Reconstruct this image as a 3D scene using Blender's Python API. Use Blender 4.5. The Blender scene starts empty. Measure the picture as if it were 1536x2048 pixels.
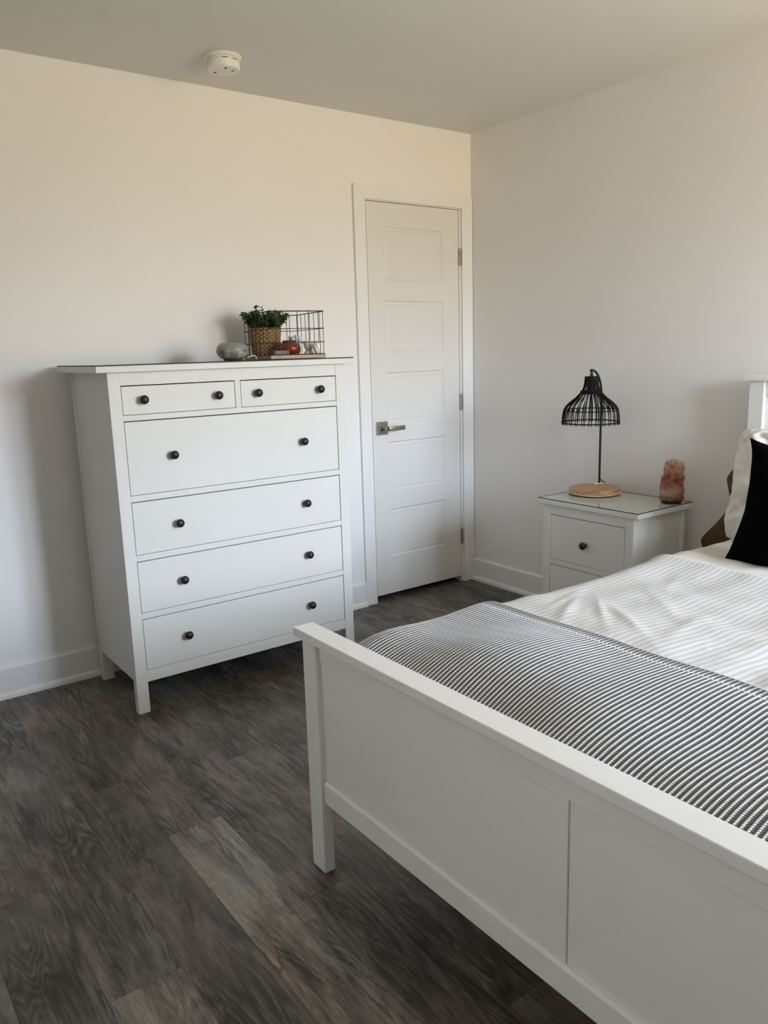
import bpy, bmesh, math, random
import numpy as np
from mathutils import Vector, Matrix

random.seed(7)
rng = np.random.default_rng(7)
S = bpy.context.scene
C = S.collection
PI = math.pi

# ------------------------------------------------------------------ camera
def make_camera():
    yaw, pitch, roll = 0.6309, -0.2000, -0.0290
    f = Vector((math.sin(yaw)*math.cos(pitch), math.cos(yaw)*math.cos(pitch), math.sin(pitch)))
    r = f.cross(Vector((0, 0, 1))).normalized()
    u = r.cross(f)
    r2 = r*math.cos(roll) + u*math.sin(roll)
    u2 = -r*math.sin(roll) + u*math.cos(roll)
    m = Matrix((r2, u2, -f)).transposed().to_4x4()
    m.translation = (-3.0922, -3.3555, 1.3347)
    cd = bpy.data.cameras.new('camera')
    cd.sensor_fit = 'HORIZONTAL'
    cd.sensor_width = 36.0
    cd.lens = 36.0*1586.96/1536.0
    cd.clip_start = 0.02
    o = bpy.data.objects.new('camera', cd)
    o.matrix_world = m
    C.objects.link(o)
    S.camera = o
make_camera()

# ------------------------------------------------------------------ light
w = bpy.data.worlds.new('world')
S.world = w
w.use_nodes = True
nt_ = w.node_tree
bg = nt_.nodes['Background']
# the outdoors seen from the window: blue-white sky above the horizon, sunlit warm ground below it
geo = nt_.nodes.new('ShaderNodeTexCoord')
sepw = nt_.nodes.new('ShaderNodeSeparateXYZ')
nt_.links.new(geo.outputs['Generated'], sepw.inputs[0])
mr = nt_.nodes.new('ShaderNodeMapRange')
mr.inputs['From Min'].default_value = -1.0
mr.inputs['From Max'].default_value = 1.0
nt_.links.new(sepw.outputs[2], mr.inputs['Value'])
wr = nt_.nodes.new('ShaderNodeValToRGB')
STOPS = [(0.465, (1.95, 1.50, 0.86)),      # sunlit ground
         (0.500, (1.48, 1.35, 1.06)),      # hazy horizon
         (0.560, (3.50, 3.90, 4.60)),      # bright low sky
         (0.625, (4.10, 4.75, 5.90)),
         (0.740, (1.45, 1.85, 2.60)),      # deeper blue higher up
         (1.000, (0.80, 1.15, 1.90))]
el = wr.color_ramp.elements
el[0].position, el[0].color = STOPS[0][0], (*STOPS[0][1], 1)
el[1].position, el[1].color = STOPS[-1][0], (*STOPS[-1][1], 1)
for p_, c_ in STOPS[1:-1]:
    el.new(p_).color = (*c_, 1)
nt_.links.new(mr.outputs[0], wr.inputs[0])
nt_.links.new(wr.outputs[0], bg.inputs[0])
bg.inputs[1].default_value = 9.9

# portal in the window opening: only guides the sampling of the daylight, gives none itself
pd = bpy.data.lights.new('window_portal', 'AREA')
pd.shape = 'RECTANGLE'
pd.size, pd.size_y = 1.07, 1.42
pd.cycles.is_portal = True
po = bpy.data.objects.new('window_portal', pd)
po.location = (-0.585, -4.36, 1.51)
po.rotation_euler = (PI/2, 0, 0)
C.objects.link(po)

vs = S.view_settings
S.display_settings.display_device = 'sRGB'
vs.view_transform = 'Standard'
vs.look = 'None'
vs.exposure = 0.0
vs.gamma = 1.0
vs.use_curve_mapping = False
S.cycles.use_denoising = True
S.cycles.max_bounces = 12
S.cycles.diffuse_bounces = 7
S.cycles.glossy_bounces = 4
S.cycles.caustics_reflective = False
S.cycles.caustics_refractive = False

# ------------------------------------------------------------------ materials
def new_mat(name):
    m = bpy.data.materials.new(name)
    m.use_nodes = True
    nt = m.node_tree
    return m, nt, nt.nodes['Principled BSDF']

def N(nt, kind, **kw):
    n = nt.nodes.new(kind)
    for k, v in kw.items():
        setattr(n, k, v)
    return n

def ramp(nt, stops):
    n = nt.nodes.new('ShaderNodeValToRGB')
    el = n.color_ramp.elements
    el[0].position, el[0].color = stops[0][0], (*stops[0][1], 1)
    el[1].position, el[1].color = stops[-1][0], (*stops[-1][1], 1)
    for p, c in stops[1:-1]:
        e = el.new(p)
        e.color = (*c, 1)
    return n

def math_node(nt, op, a, b=None, clamp=False):
    n = nt.nodes.new('ShaderNodeMath')
    n.operation = op
    n.use_clamp = clamp
    for i, v in enumerate((a, b)):
        if v is None:
            continue
        if isinstance(v, (int, float)):
            n.inputs[i].default_value = v
        else:
            nt.links.new(v, n.inputs[i])
    return n.outputs[0]

def mix(nt, fac, a, b, mode='MIX'):
    n = nt.nodes.new('ShaderNodeMix')
    n.data_type = 'RGBA'
    n.blend_type = mode
    for sock, v in ((n.inputs[0], fac), (n.inputs[6], a), (n.inputs[7], b)):
        if isinstance(v, (int, float)):
            sock.default_value = v
        elif isinstance(v, tuple):
            sock.default_value = (*v, 1)
        else:
            nt.links.new(v, sock)
    return n.outputs[2]

def noise(nt, vec, scale, detail=3, rough=0.5, dist=0.0):
    n = nt.nodes.new('ShaderNodeTexNoise')
    n.inputs['Scale'].default_value = scale
    n.inputs['Detail'].default_value = detail
    n.inputs['Roughness'].default_value = rough
    n.inputs['Distortion'].default_value = dist
    if vec is not None:
        nt.links.new(vec, n.inputs['Vector'])
    return n.outputs[0]

def mapping(nt, vec, scale=(1, 1, 1), loc=(0, 0, 0), rot=(0, 0, 0)):
    n = nt.nodes.new('ShaderNodeMapping')
    n.inputs['Scale'].default_value = scale
    n.inputs['Location'].default_value = loc
    n.inputs['Rotation'].default_value = rot
    nt.links.new(vec, n.inputs['Vector'])
    return n.outputs[0]

def bump(nt, b, height, strength, dist=0.01):
    n = nt.nodes.new('ShaderNodeBump')
    n.inputs['Strength'].default_value = strength
    n.inputs['Distance'].default_value = dist
    nt.links.new(height, n.inputs['Height'])
    nt.links.new(n.outputs[0], b.inputs['Normal'])

def obj_coord(nt):
    return nt.nodes.new('ShaderNodeTexCoord').outputs['Object']

def mat_plain(name, color, rough=0.5, metal=0.0, nscale=None, namp=0.06, bscale=None, bstr=0.1, spec=0.5):
    m, nt, b = new_mat(name)
    b.inputs['Roughness'].default_value = rough
    b.inputs['Metallic'].default_value = metal
    b.inputs['Specular IOR Level'].default_value = spec
    co = obj_coord(nt)
    nz = noise(nt, co, nscale or 6.0, 3)
    lo = tuple(c*(1-namp) for c in color)
    hi = tuple(min(1, c*(1+namp)) for c in color)
    r = ramp(nt, [(0.3, lo), (0.7, hi)])
    nt.links.new(nz, r.inputs[0])
    nt.links.new(r.outputs[0], b.inputs['Base Color'])
    if bscale:
        bump(nt, b, noise(nt, co, bscale, 4), bstr, 0.002)
    return m

def mat_wall(name, color):
    return mat_plain(name, color, 0.62, 0, 1.2, 0.012, 160.0, 0.12, 0.35)

M = {}
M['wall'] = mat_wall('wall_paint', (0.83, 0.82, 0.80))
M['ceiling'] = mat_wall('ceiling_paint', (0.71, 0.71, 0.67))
M['trim'] = mat_plain('trim_paint', (0.81, 0.81, 0.79), 0.42, 0, 3, 0.01, 60, 0.04)
M['door'] = mat_plain('door_paint', (0.725, 0.715, 0.685), 0.5, 0, 3, 0.01, 90, 0.05)
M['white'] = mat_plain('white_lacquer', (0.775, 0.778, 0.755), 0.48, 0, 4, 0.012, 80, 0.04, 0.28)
M['chest'] = mat_plain('dimmed_white_lacquer', (0.675, 0.672, 0.632), 0.48, 0, 4, 0.012, 80, 0.04, 0.28)  # same white lacquer, darkened to offset the strong light on the chest
M['knob'] = mat_plain('black_knob', (0.012, 0.012, 0.013), 0.42, 0.2, 120, 0.3, 300, 0.2)
M['dark'] = mat_plain('dark_void', (0.01, 0.01, 0.01), 0.9)  # near-black in place of the shade behind gaps and openings
M['nickel'] = mat_plain('brushed_nickel', (0.36, 0.33, 0.27), 0.36, 1.0, 60, 0.08)
M['wire'] = mat_plain('black_wire', (0.007, 0.0065, 0.006), 0.55, 0.0, 40, 0.1, spec=0.3)
M['rattan'] = mat_plain('black_rattan', (0.0045, 0.004, 0.0035), 0.7, 0.0, 90, 0.2, spec=0.2)
M['blackfoot'] = mat_plain('black_plastic', (0.012, 0.012, 0.012), 0.5)
M['whiteplastic'] = mat_plain('white_plastic', (0.80, 0.78, 0.72), 0.4, 0, 5, 0.01)
M['cordwhite'] = mat_plain('white_cord', (0.82, 0.80, 0.74), 0.5)
M['ceramic'] = mat_plain('white_ceramic', (0.80, 0.79, 0.75), 0.18, 0, 8, 0.03)
M['palecup'] = mat_plain('pale_green_ceramic', (0.66, 0.70, 0.56), 0.25, 0, 8, 0.03)
M['terracotta'] = mat_plain('terracotta_glaze', (0.18, 0.030, 0.010), 0.28, 0, 25, 0.2)
M['terradark'] = mat_plain('terracotta_rim', (0.10, 0.020, 0.012), 0.4, 0, 25, 0.2)
M['greybox'] = mat_plain('grey_card', (0.17, 0.155, 0.135), 0.6)
M['blackcloth'] = mat_plain('black_cotton', (0.0016, 0.0016, 0.0021), 0.95, 0, 40, 0.25, 500, 0.3, 0.03)
M['browncloth'] = mat_plain('brown_cotton', (0.105, 0.066, 0.032), 0.85, 0, 26, 0.30, 30, 0.6, 0.2)
M['whitecloth'] = mat_plain('white_cotton', (0.80, 0.775, 0.72), 0.85, 0, 10, 0.03, 400, 0.25, 0.2)
M['sheet'] = mat_plain('white_sheet', (0.74, 0.71, 0.66), 0.85, 0, 10, 0.03, 400, 0.2, 0.2)
M['matt'] = mat_plain('mattress_fabric', (0.66, 0.65, 0.62), 0.85)
M['leafstem'] = mat_plain('stem_green', (0.05, 0.08, 0.02), 0.6)
M['soil'] = mat_plain('dark_soil', (0.012, 0.010, 0.008), 0.9)
M['subfloor'] = mat_plain('subfloor', (0.02, 0.019, 0.018), 0.8)

def mat_glass():
    m, nt, b = new_mat('glass_sheet')
    b.inputs['Base Color'].default_value = (0.80, 0.93, 0.88, 1)
    co = obj_coord(nt)
    nz = noise(nt, co, 3.0, 2)
    rr = ramp(nt, [(0.3, (0.02,)*3), (0.8, (0.06,)*3)])
    nt.links.new(nz, rr.inputs[0])
    nt.links.new(rr.outputs[0], b.inputs['Roughness'])
    b.inputs['Transmission Weight'].default_value = 1.0
    b.inputs['IOR'].default_value = 1.45
    out = nt.nodes['Material Output']
    # clear sheet: rays pass straight through with a green tint plus a fresnel reflection
    tr = N(nt, 'ShaderNodeBsdfTransparent')
    tr.inputs[0].default_value = (0.92, 0.945, 0.93, 1)
    gl = N(nt, 'ShaderNodeBsdfGlossy')
    gl.inputs[0].default_value = (1, 1, 1, 1)
    nt.links.new(rr.outputs[0], gl.inputs['Roughness'])
    fr = N(nt, 'ShaderNodeFresnel')
    fr.inputs[0].default_value = 1.5
    mx = N(nt, 'ShaderNodeMixShader')
    gm = N(nt, 'ShaderNodeNewGeometry')
    front = math_node(nt, 'SUBTRACT', 1.0, gm.outputs['Backfacing'])
    nt.links.new(math_node(nt, 'MULTIPLY', fr.outputs[0], front), mx.inputs[0])
    nt.links.new(tr.outputs[0], mx.inputs[1])
    nt.links.new(gl.outputs[0], mx.inputs[2])
    nt.links.new(mx.outputs[0], out.inputs[0])
    return m
M['glass'] = mat_glass()
M['glassedge'] = mat_plain('glass_edge', (0.008, 0.024, 0.018), 0.5, spec=0.1)

def mat_floor():
    m, nt, b = new_mat('grey_oak_plank')
    oi = N(nt, 'ShaderNodeObjectInfo')
    co = obj_coord(nt)
    off = N(nt, 'ShaderNodeVectorMath', operation='SCALE')
    cmb = N(nt, 'ShaderNodeCombineXYZ')
    nt.links.new(oi.outputs['Random'], cmb.inputs[0])
    nt.links.new(math_node(nt, 'MULTIPLY', oi.outputs['Random'], 3.7), cmb.inputs[1])
    nt.links.new(math_node(nt, 'MULTIPLY', oi.outputs['Random'], 1.9), cmb.inputs[2])
    nt.links.new(cmb.outputs[0], off.inputs[0])
    off.inputs['Scale'].default_value = 23.0
    add = N(nt, 'ShaderNodeVectorMath', operation='ADD')
    nt.links.new(co, add.inputs[0])
    nt.links.new(off.outputs[0], add.inputs[1])
    v = add.outputs[0]
    # broad tone clouds, long grain, cathedral figure, cracks, saw marks, knots
    broad = noise(nt, mapping(nt, v, (9, 3.2, 1)), 1.0, 5, 0.62, 1.2)
    grain = noise(nt, mapping(nt, v, (60, 3.2, 1)), 1.0, 6, 0.68, 1.4)
    fine = noise(nt, mapping(nt, v, (260, 22, 1)), 1.0, 4, 0.7, 0.5)
    # cathedral figure: contour lines of a slow, stretched field
    fld = noise(nt, mapping(nt, v, (7.5, 1.1, 1), (4, 2, 9)), 1.0, 2, 0.45, 0.35)
    cont = math_node(nt, 'ABSOLUTE', math_node(nt, 'SUBTRACT', math_node(nt, 'FRACT', math_node(nt, 'MULTIPLY', fld, 24.0)), 0.5))
    wob_ = noise(nt, mapping(nt, v, (60, 18, 1)), 1.0, 3)
    figure = math_node(nt, 'MULTIPLY', cont, math_node(nt, 'MULTIPLY', wob_, 2.0))
    figm = noise(nt, mapping(nt, v, (4, 1.6, 1), (8, 8, 1)), 1.0, 2)
    fm = ramp(nt, [(0.45, (0,)*3), (0.62, (1,)*3)])
    nt.links.new(figm, fm.inputs[0])
    figc = math_node(nt, 'MULTIPLY', math_node(nt, 'SUBTRACT', figure, 0.5), fm.outputs[0])
    # drying cracks: dark wandering hairlines along the grain, and a few knots
    ckn = noise(nt, mapping(nt, v, (15, 1.25, 1), (5, 1, 2)), 1.0, 5, 0.62, 1.8)
    ckr = math_node(nt, 'ABSOLUTE', math_node(nt, 'SUBTRACT', ckn, 0.5))
    crack = ramp(nt, [(0.0, (1,)*3), (0.014, (0.8,)*3), (0.034, (0,)*3)])
    nt.links.new(ckr, crack.inputs[0])
    ckmask = noise(nt, mapping(nt, v, (11, 2.0, 1), (2, 7, 1)), 1.0, 3, 0.6, 0.5)
    pm = ramp(nt, [(0.43, (0,)*3), (0.55, (1,)*3)])
    nt.links.new(ckmask, pm.inputs[0])
    ck = math_node(nt, 'MULTIPLY', crack.outputs[0], pm.outputs[0])
    vor = N(nt, 'ShaderNodeTexVoronoi')
    vor.inputs['Scale'].default_value = 1.0
    nt.links.new(mapping(nt, v, (4.2, 2.0, 0.001)), vor.inputs['Vector'])
    knot = ramp(nt, [(0.02, (1,)*3), (0.10, (0.35,)*3), (0.17, (0,)*3)])
    nt.links.new(math_node(nt, 'ADD', vor.outputs['Distance'], math_node(nt, 'MULTIPLY', math_node(nt, 'SUBTRACT', grain, 0.5), 0.2)), knot.inputs[0])
    saw = noise(nt, mapping(nt, v, (14, 210, 1)), 1.0, 2, 0.6, 0.1)
    sawmask = noise(nt, mapping(nt, v, (6, 4, 1), (3, 9, 1)), 1.0, 2)
    t = math_node(nt, 'MULTIPLY', grain, 0.52)
    t = math_node(nt, 'ADD', t, math_node(nt, 'MULTIPLY', broad, 0.80))
    t = math_node(nt, 'ADD', t, math_node(nt, 'MULTIPLY', fine, 0.46))
    t = math_node(nt, 'ADD', t, math_node(nt, 'MULTIPLY', figc, 0.48))
    sw = math_node(nt, 'MULTIPLY', math_node(nt, 'SUBTRACT', saw, 0.5), math_node(nt, 'SUBTRACT', sawmask, 0.42, True))
    t = math_node(nt, 'ADD', t, math_node(nt, 'MULTIPLY', sw, 1.0))
    t = math_node(nt, 'SUBTRACT', t, 0.32)
    cr = ramp(nt, [(0.21, (0.030, 0.026, 0.022)), (0.43, (0.082, 0.075, 0.064)), (0.56, (0.130, 0.118, 0.102)), (0.76, (0.225, 0.208, 0.182))])
    nt.links.new(t, cr.inputs[0])
    # reddish / olive / blue-grey casts of the printed decor
    hue = noise(nt, mapping(nt, v, (5, 2.4, 1), (11, 3, 7)), 1.0, 2, 0.5)
    hr = ramp(nt, [(0.30, (0.90, 1.0, 1.03)), (0.44, (0.98, 1.0, 1.0)), (0.58, (1.0, 0.98, 0.93)), (0.70, (1.14, 0.93, 0.88))])
    nt.links.new(hue, hr.inputs[0])
    col = mix(nt, 1.0, cr.outputs[0], hr.outputs[0], 'MULTIPLY')
    col = mix(nt, math_node(nt, 'MULTIPLY', ck, 0.75), col, (0.020, 0.017, 0.015))
    col = mix(nt, math_node(nt, 'MULTIPLY', knot.outputs[0], 0.65), col, (0.028, 0.022, 0.018))
    col = mix(nt, 1.0, col, oi.outputs['Color'], 'MULTIPLY')
    nt.links.new(col, b.inputs['Base Color'])
    rr = ramp(nt, [(0.3, (0.50,)*3), (0.7, (0.38,)*3)])
    nt.links.new(t, rr.inputs[0])
    nt.links.new(rr.outputs[0], b.inputs['Roughness'])
    b.inputs['Specular IOR Level'].default_value = 0.42
    h = math_node(nt, 'SUBTRACT', t, math_node(nt, 'MULTIPLY', ck, 0.3))
    bump(nt, b, h, 0.30, 0.002)
    return m
M['floor'] = mat_floor()

def mat_wood(name, dark, mid, light, sc=1.0, rough=0.42):
    m, nt, b = new_mat(name)
    co = obj_coord(nt)
    g = noise(nt, mapping(nt, co, (14*sc, 90*sc, 90*sc)), 1.0, 4, 0.6, 0.7)
    wv = N(nt, 'ShaderNodeTexWave', wave_type='RINGS', rings_direction='X')
    wv.inputs['Scale'].default_value = 12*sc
    wv.inputs['Distortion'].default_value = 4.0
    wv.inputs['Detail'].default_value = 2.0
    nt.links.new(mapping(nt, co, (0.25, 1, 1), (0, 0.06, 0.03)), wv.inputs['Vector'])
    t = math_node(nt, 'ADD', math_node(nt, 'MULTIPLY', g, 0.6), math_node(nt, 'MULTIPLY', wv.outputs['Fac'], 0.4))
    cr = ramp(nt, [(0.25, dark), (0.5, mid), (0.78, light)])
    nt.links.new(t, cr.inputs[0])
    nt.links.new(cr.outputs[0], b.inputs['Base Color'])
    b.inputs['Roughness'].default_value = rough
    bump(nt, b, t, 0.1, 0.001)
    return m
M['lampwood'] = mat_wood('pale_oak', (0.36, 0.20, 0.080), (0.46, 0.27, 0.115), (0.55, 0.34, 0.16))
M['traywood'] = mat_wood('tray_wood', (0.14, 0.075, 0.03), (0.28, 0.17, 0.075), (0.38, 0.25, 0.12), 1.4)
M['saltwood'] = mat_wood('salt_lamp_wood', (0.16, 0.075, 0.018), (0.24, 0.115, 0.028), (0.30, 0.16, 0.045), 1.5)

def mat_salt():
    m, nt, b = new_mat('pink_salt')
    co = obj_coord(nt)
    n1 = noise(nt, mapping(nt, co, (1, 1, 0.8)), 24.0, 5, 0.62, 0.6)
    n2 = noise(nt, co, 60.0, 4, 0.6)
    sp = N(nt, 'ShaderNodeSeparateXYZ')
    nt.links.new(co, sp.inputs[0])
    hz = math_node(nt, 'MULTIPLY', sp.outputs[2], 6.0)       # redder toward the upper middle of the rock
    bell = math_node(nt, 'SUBTRACT', 0.22, math_node(nt, 'ABSOLUTE', math_node(nt, 'SUBTRACT', hz, 0.62)))
    t = math_node(nt, 'ADD', n1, math_node(nt, 'MULTIPLY', bell, 0.55))
    t = math_node(nt, 'ADD', t, math_node(nt, 'MULTIPLY', math_node(nt, 'SUBTRACT', n2, 0.5), 0.45))
    cr = ramp(nt, [(0.36, (0.42, 0.30, 0.235)), (0.47, (0.36, 0.19, 0.13)), (0.56, (0.33, 0.105, 0.055)), (0.70, (0.20, 0.034, 0.014))])
    nt.links.new(t, cr.inputs[0])
    nt.links.new(cr.outputs[0], b.inputs['Base Color'])
    b.inputs['Roughness'].default_value = 0.45
    b.inputs['Subsurface Weight'].default_value = 0.06
    b.inputs['Subsurface Radius'].default_value = (0.02, 0.008, 0.005)
    b.inputs['Subsurface Scale'].default_value = 0.3
    bump(nt, b, n2, 0.5, 0.004)
    return m
M['salt'] = mat_salt()

def mat_marble():
    m, nt, b = new_mat('grey_marble_print')
    co = obj_coord(nt)
    n1 = noise(nt, mapping(nt, co, (1, 1, 0.7)), 42.0, 4, 0.6, 0.8)
    cr = ramp(nt, [(0.36, (0.10, 0.098, 0.088)), (0.50, (0.20, 0.197, 0.18)), (0.60, (0.34, 0.335, 0.31))])  # greys darkened to carry the shade on the diffuser
    nt.links.new(n1, cr.inputs[0])
    nt.links.new(cr.outputs[0], b.inputs['Base Color'])
    b.inputs['Roughness'].default_value = 0.4
    return m
M['marble'] = mat_marble()
M['frost'] = mat_plain('frosted_cover', (0.235, 0.24, 0.225), 0.35, 0, 10, 0.02)  # cover colour lowered for the same shade

def mat_weave():
    m, nt, b = new_mat('woven_straw')
    co = obj_coord(nt)
    nz = noise(nt, mapping(nt, co, (1, 1, 1.6)), 150.0, 3, 0.6)
    cr = ramp(nt, [(0.32, (0.15, 0.075, 0.024)), (0.5, (0.28, 0.165, 0.060)), (0.66, (0.42, 0.28, 0.115))])
    nt.links.new(nz, cr.inputs[0])
    # shade painted into the hollows between the over-and-under strands (same pitch as the relief of the pot)
    sp = N(nt, 'ShaderNodeSeparateXYZ')
    nt.links.new(co, sp.inputs[0])
    ang = math_node(nt, 'ARCTAN2', sp.outputs[1], sp.outputs[0])
    rw = math_node(nt, 'DIVIDE', sp.outputs[2], 0.0090)
    ph = math_node(nt, 'ADD', math_node(nt, 'MULTIPLY', ang, 16.0), math_node(nt, 'MULTIPLY', math_node(nt, 'FLOOR', rw), PI))
    over = math_node(nt, 'COSINE', ph)
    lat = math_node(nt, 'SINE', math_node(nt, 'MULTIPLY', math_node(nt, 'FRACT', rw), PI))
    hgt = math_node(nt, 'ADD', math_node(nt, 'MULTIPLY', math_node(nt, 'MULTIPLY', over, lat), 0.5), 0.5)
    hr = ramp(nt, [(0.12, (1,)*3), (0.42, (0,)*3)])
    nt.links.new(hgt, hr.inputs[0])
    col = mix(nt, math_node(nt, 'MULTIPLY', hr.outputs[0], 0.8), cr.outputs[0], (0.035, 0.016, 0.006))
    nt.links.new(col, b.inputs['Base Color'])
    b.inputs['Roughness'].default_value = 0.75
    return m
M['weave'] = mat_weave()

def mat_leaf():
    m, nt, b = new_mat('leaf_green')
    co = obj_coord(nt)
    nz = noise(nt, co, 38.0, 2)
    cr = ramp(nt, [(0.35, (0.020, 0.050, 0.018)), (0.52, (0.055, 0.110, 0.034)), (0.68, (0.17, 0.23, 0.065))])
    nt.links.new(nz, cr.inputs[0])
    nt.links.new(cr.outputs[0], b.inputs['Base Color'])
    b.inputs['Roughness'].default_value = 0.45
    return m
M['leaf'] = mat_leaf()

ROW, ST = 0.0115, 0.0052
def mat_throw():
    """uv is metres along the cloth: u along each row, v across the rows"""
    m, nt, b = new_mat('grey_white_knit')
    uv = nt.nodes.new('ShaderNodeUVMap').outputs[0]
    sp = N(nt, 'ShaderNodeSeparateXYZ')
    nt.links.new(uv, sp.inputs[0])
    u, v = sp.outputs[0], sp.outputs[1]
    rowf = math_node(nt, 'DIVIDE', v, ROW)
    fr = math_node(nt, 'FRACT', rowf)                          # 0..1 inside a row
    d = math_node(nt, 'ABSOLUTE', math_node(nt, 'SUBTRACT', fr, 0.5))
    slant = math_node(nt, 'MULTIPLY', math_node(nt, 'SUBTRACT', fr, 0.5), 0.9)
    st = math_node(nt, 'FRACT', math_node(nt, 'ADD', math_node(nt, 'DIVIDE', u, ST), slant))
    sd = math_node(nt, 'ABSOLUTE', math_node(nt, 'SUBTRACT', st, 0.5))
    # white stitch: an oval on the crest of each row
    e = math_node(nt, 'ADD', math_node(nt, 'POWER', math_node(nt, 'DIVIDE', d, 0.235), 2.0), math_node(nt, 'POWER', math_node(nt, 'DIVIDE', sd, 0.42), 2.0))
    wr = ramp(nt, [(0.55, (1,)*3), (1.0, (0,)*3)])
    nt.links.new(math_node(nt, 'MULTIPLY', e, 0.8), wr.inputs[0])
    # grey zigzag in the valley
    zz = math_node(nt, 'FRACT', math_node(nt, 'ADD', math_node(nt, 'DIVIDE', u, ST*0.9), math_node(nt, 'MULTIPLY', fr, 2.0)))
    zr = ramp(nt, [(0.0, (0.045, 0.045, 0.044)), (0.30, (0.09, 0.09, 0.088)), (0.55, (0.27, 0.27, 0.265)), (0.80, (0.10, 0.10, 0.098)), (1.0, (0.05, 0.05, 0.049))])
    nt.links.new(zz, zr.inputs[0])
    # hem band: u counted from the head-side edge
    hem = ramp(nt, [(0.0, (1,)*3), (0.024, (1,)*3), (0.034, (0,)*3)])
    nt.links.new(u, hem.inputs[0])
    wcol = mix(nt, math_node(nt, 'MULTIPLY', hem.outputs[0], 0.25), (0.82, 0.82, 0.80), (0.55, 0.55, 0.53))
    gcol = mix(nt, math_node(nt, 'MULTIPLY', hem.outputs[0], 0.45), zr.outputs[0], (0.06, 0.058, 0.055))
    wf = math_node(nt, 'MULTIPLY', wr.outputs[0], math_node(nt, 'SUBTRACT', 1.0, math_node(nt, 'MULTIPLY', hem.outputs[0], 0.52)))
    col = mix(nt, wf, gcol, wcol)
    # the white stitched lines at the hem
    l1 = math_node(nt, 'LESS_THAN', math_node(nt, 'ABSOLUTE', math_node(nt, 'SUBTRACT', u, 0.043)), 0.0021)
    l0 = math_node(nt, 'LESS_THAN', u, 0.0035)
    ln = math_node(nt, 'MAXIMUM', l1, l0)
    col = mix(nt, math_node(nt, 'MULTIPLY', ln, 0.70), col, (0.70, 0.70, 0.68))
    nt.links.new(col, b.inputs['Base Color'])
    b.inputs['Roughness'].default_value = 0.9
    b.inputs['Specular IOR Level'].default_value = 0.15
    bump(nt, b, wr.outputs[0], 0.5, 0.0015)
    return m
M['throw'] = mat_throw()

def mat_duvet():
    m, nt, b = new_mat('striped_white_cotton')
    uv = nt.nodes.new('ShaderNodeUVMap').outputs[0]
    sp = N(nt, 'ShaderNodeSeparateXYZ')
    nt.links.new(uv, sp.inputs[0])
    fr = math_node(nt, 'FRACT', math_node(nt, 'DIVIDE', sp.outputs[1], 0.0195))
    r = ramp(nt, [(0.0, (0.66, 0.655, 0.63)), (0.40, (0.66, 0.655, 0.63)), (0.56, (0.515, 0.515, 0.50)), (0.84, (0.515, 0.515, 0.50)), (1.0, (0.66, 0.655, 0.63))])
    nt.links.new(fr, r.inputs[0])
    edge = math_node(nt, 'LESS_THAN', sp.outputs[0], 0.035)     # plain border along the head edge
    col = mix(nt, edge, r.outputs[0], (0.70, 0.695, 0.67))
    nt.links.new(col, b.inputs['Base Color'])
    b.inputs['Roughness'].default_value = 0.85
    b.inputs['Specular IOR Level'].default_value = 0.2
    co = obj_coord(nt)
    bump(nt, b, noise(nt, co, 26.0, 4, 0.6), 0.22, 0.01)
    return m
M['duvet'] = mat_duvet()

# ------------------------------------------------------------------ builders
ROOT = {}
def tag(o, label=None, cat=None, group=None, kind=None):
    for k, v in (('label', label), ('category', cat), ('group', group), ('kind', kind)):
        if v:
            o[k] = v
    return o

def thing(name, loc, label, cat, group=None, rotz=0.0, kind=None):
    o = bpy.data.objects.new(name, None)
    o.empty_display_size = 0.05
    C.objects.link(o)
    o.location = loc
    o.rotation_euler = (0, 0, rotz)
    ROOT[o] = Vector(loc)
    return tag(o, label, cat, group, kind)

def link(name, me, mat, parent=None, loc=None):
    o = bpy.data.objects.new(name, me)
    C.objects.link(o)
    if mat is not None and len(me.materials) == 0:
        me.materials.append(mat)
    if parent is not None:
        o.parent = parent
    if loc is not None:
        o.location = loc
    return o

def bm_obj(name, bm, mat, parent=None, loc=None, smooth=False):
    me = bpy.data.meshes.new(name)
    bmesh.ops.recalc_face_normals(bm, faces=bm.faces)
    bm.to_mesh(me)
    bm.free()
    if smooth:
        for p in me.polygons:
            p.use_smooth = True
    return link(name, me, mat, parent, loc)

def bm_box(bm, x0, x1, y0, y1, z0, z1, bev=0.0, seg=2):
    t = bmesh.new()
    bmesh.ops.create_cube(t, size=1.0)
    for v in t.verts:
        v.co = Vector(((x0+x1)/2 + v.co.x*(x1-x0), (y0+y1)/2 + v.co.y*(y1-y0), (z0+z1)/2 + v.co.z*(z1-z0)))
    if bev > 0:
        bmesh.ops.bevel(t, geom=list(t.edges), offset=bev, segments=seg, profile=0.5, affect='EDGES')
    me = bpy.data.meshes.new('t')
    t.to_mesh(me)
    t.free()
    bm.from_mesh(me)
    bpy.data.meshes.remove(me)

def box(name, mat, parent, x0, x1, y0, y1, z0, z1, bev=0.0015, seg=2):
    """world coordinates; the object's origin is the box's centre (keeps shading noise local)"""
    base = Vector((0, 0, 0))
    p = parent
    while p is not None:
        base += p.location
        p = p.parent
    cx, cy, cz = (x0+x1)/2, (y0+y1)/2, (z0+z1)/2
    bm = bmesh.new()
    bm_box(bm, x0-cx, x1-cx, y0-cy, y1-cy, z0-cz, z1-cz, bev, seg)
    return bm_obj(name, bm, mat, parent, Vector((cx, cy, cz)) - base)

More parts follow.
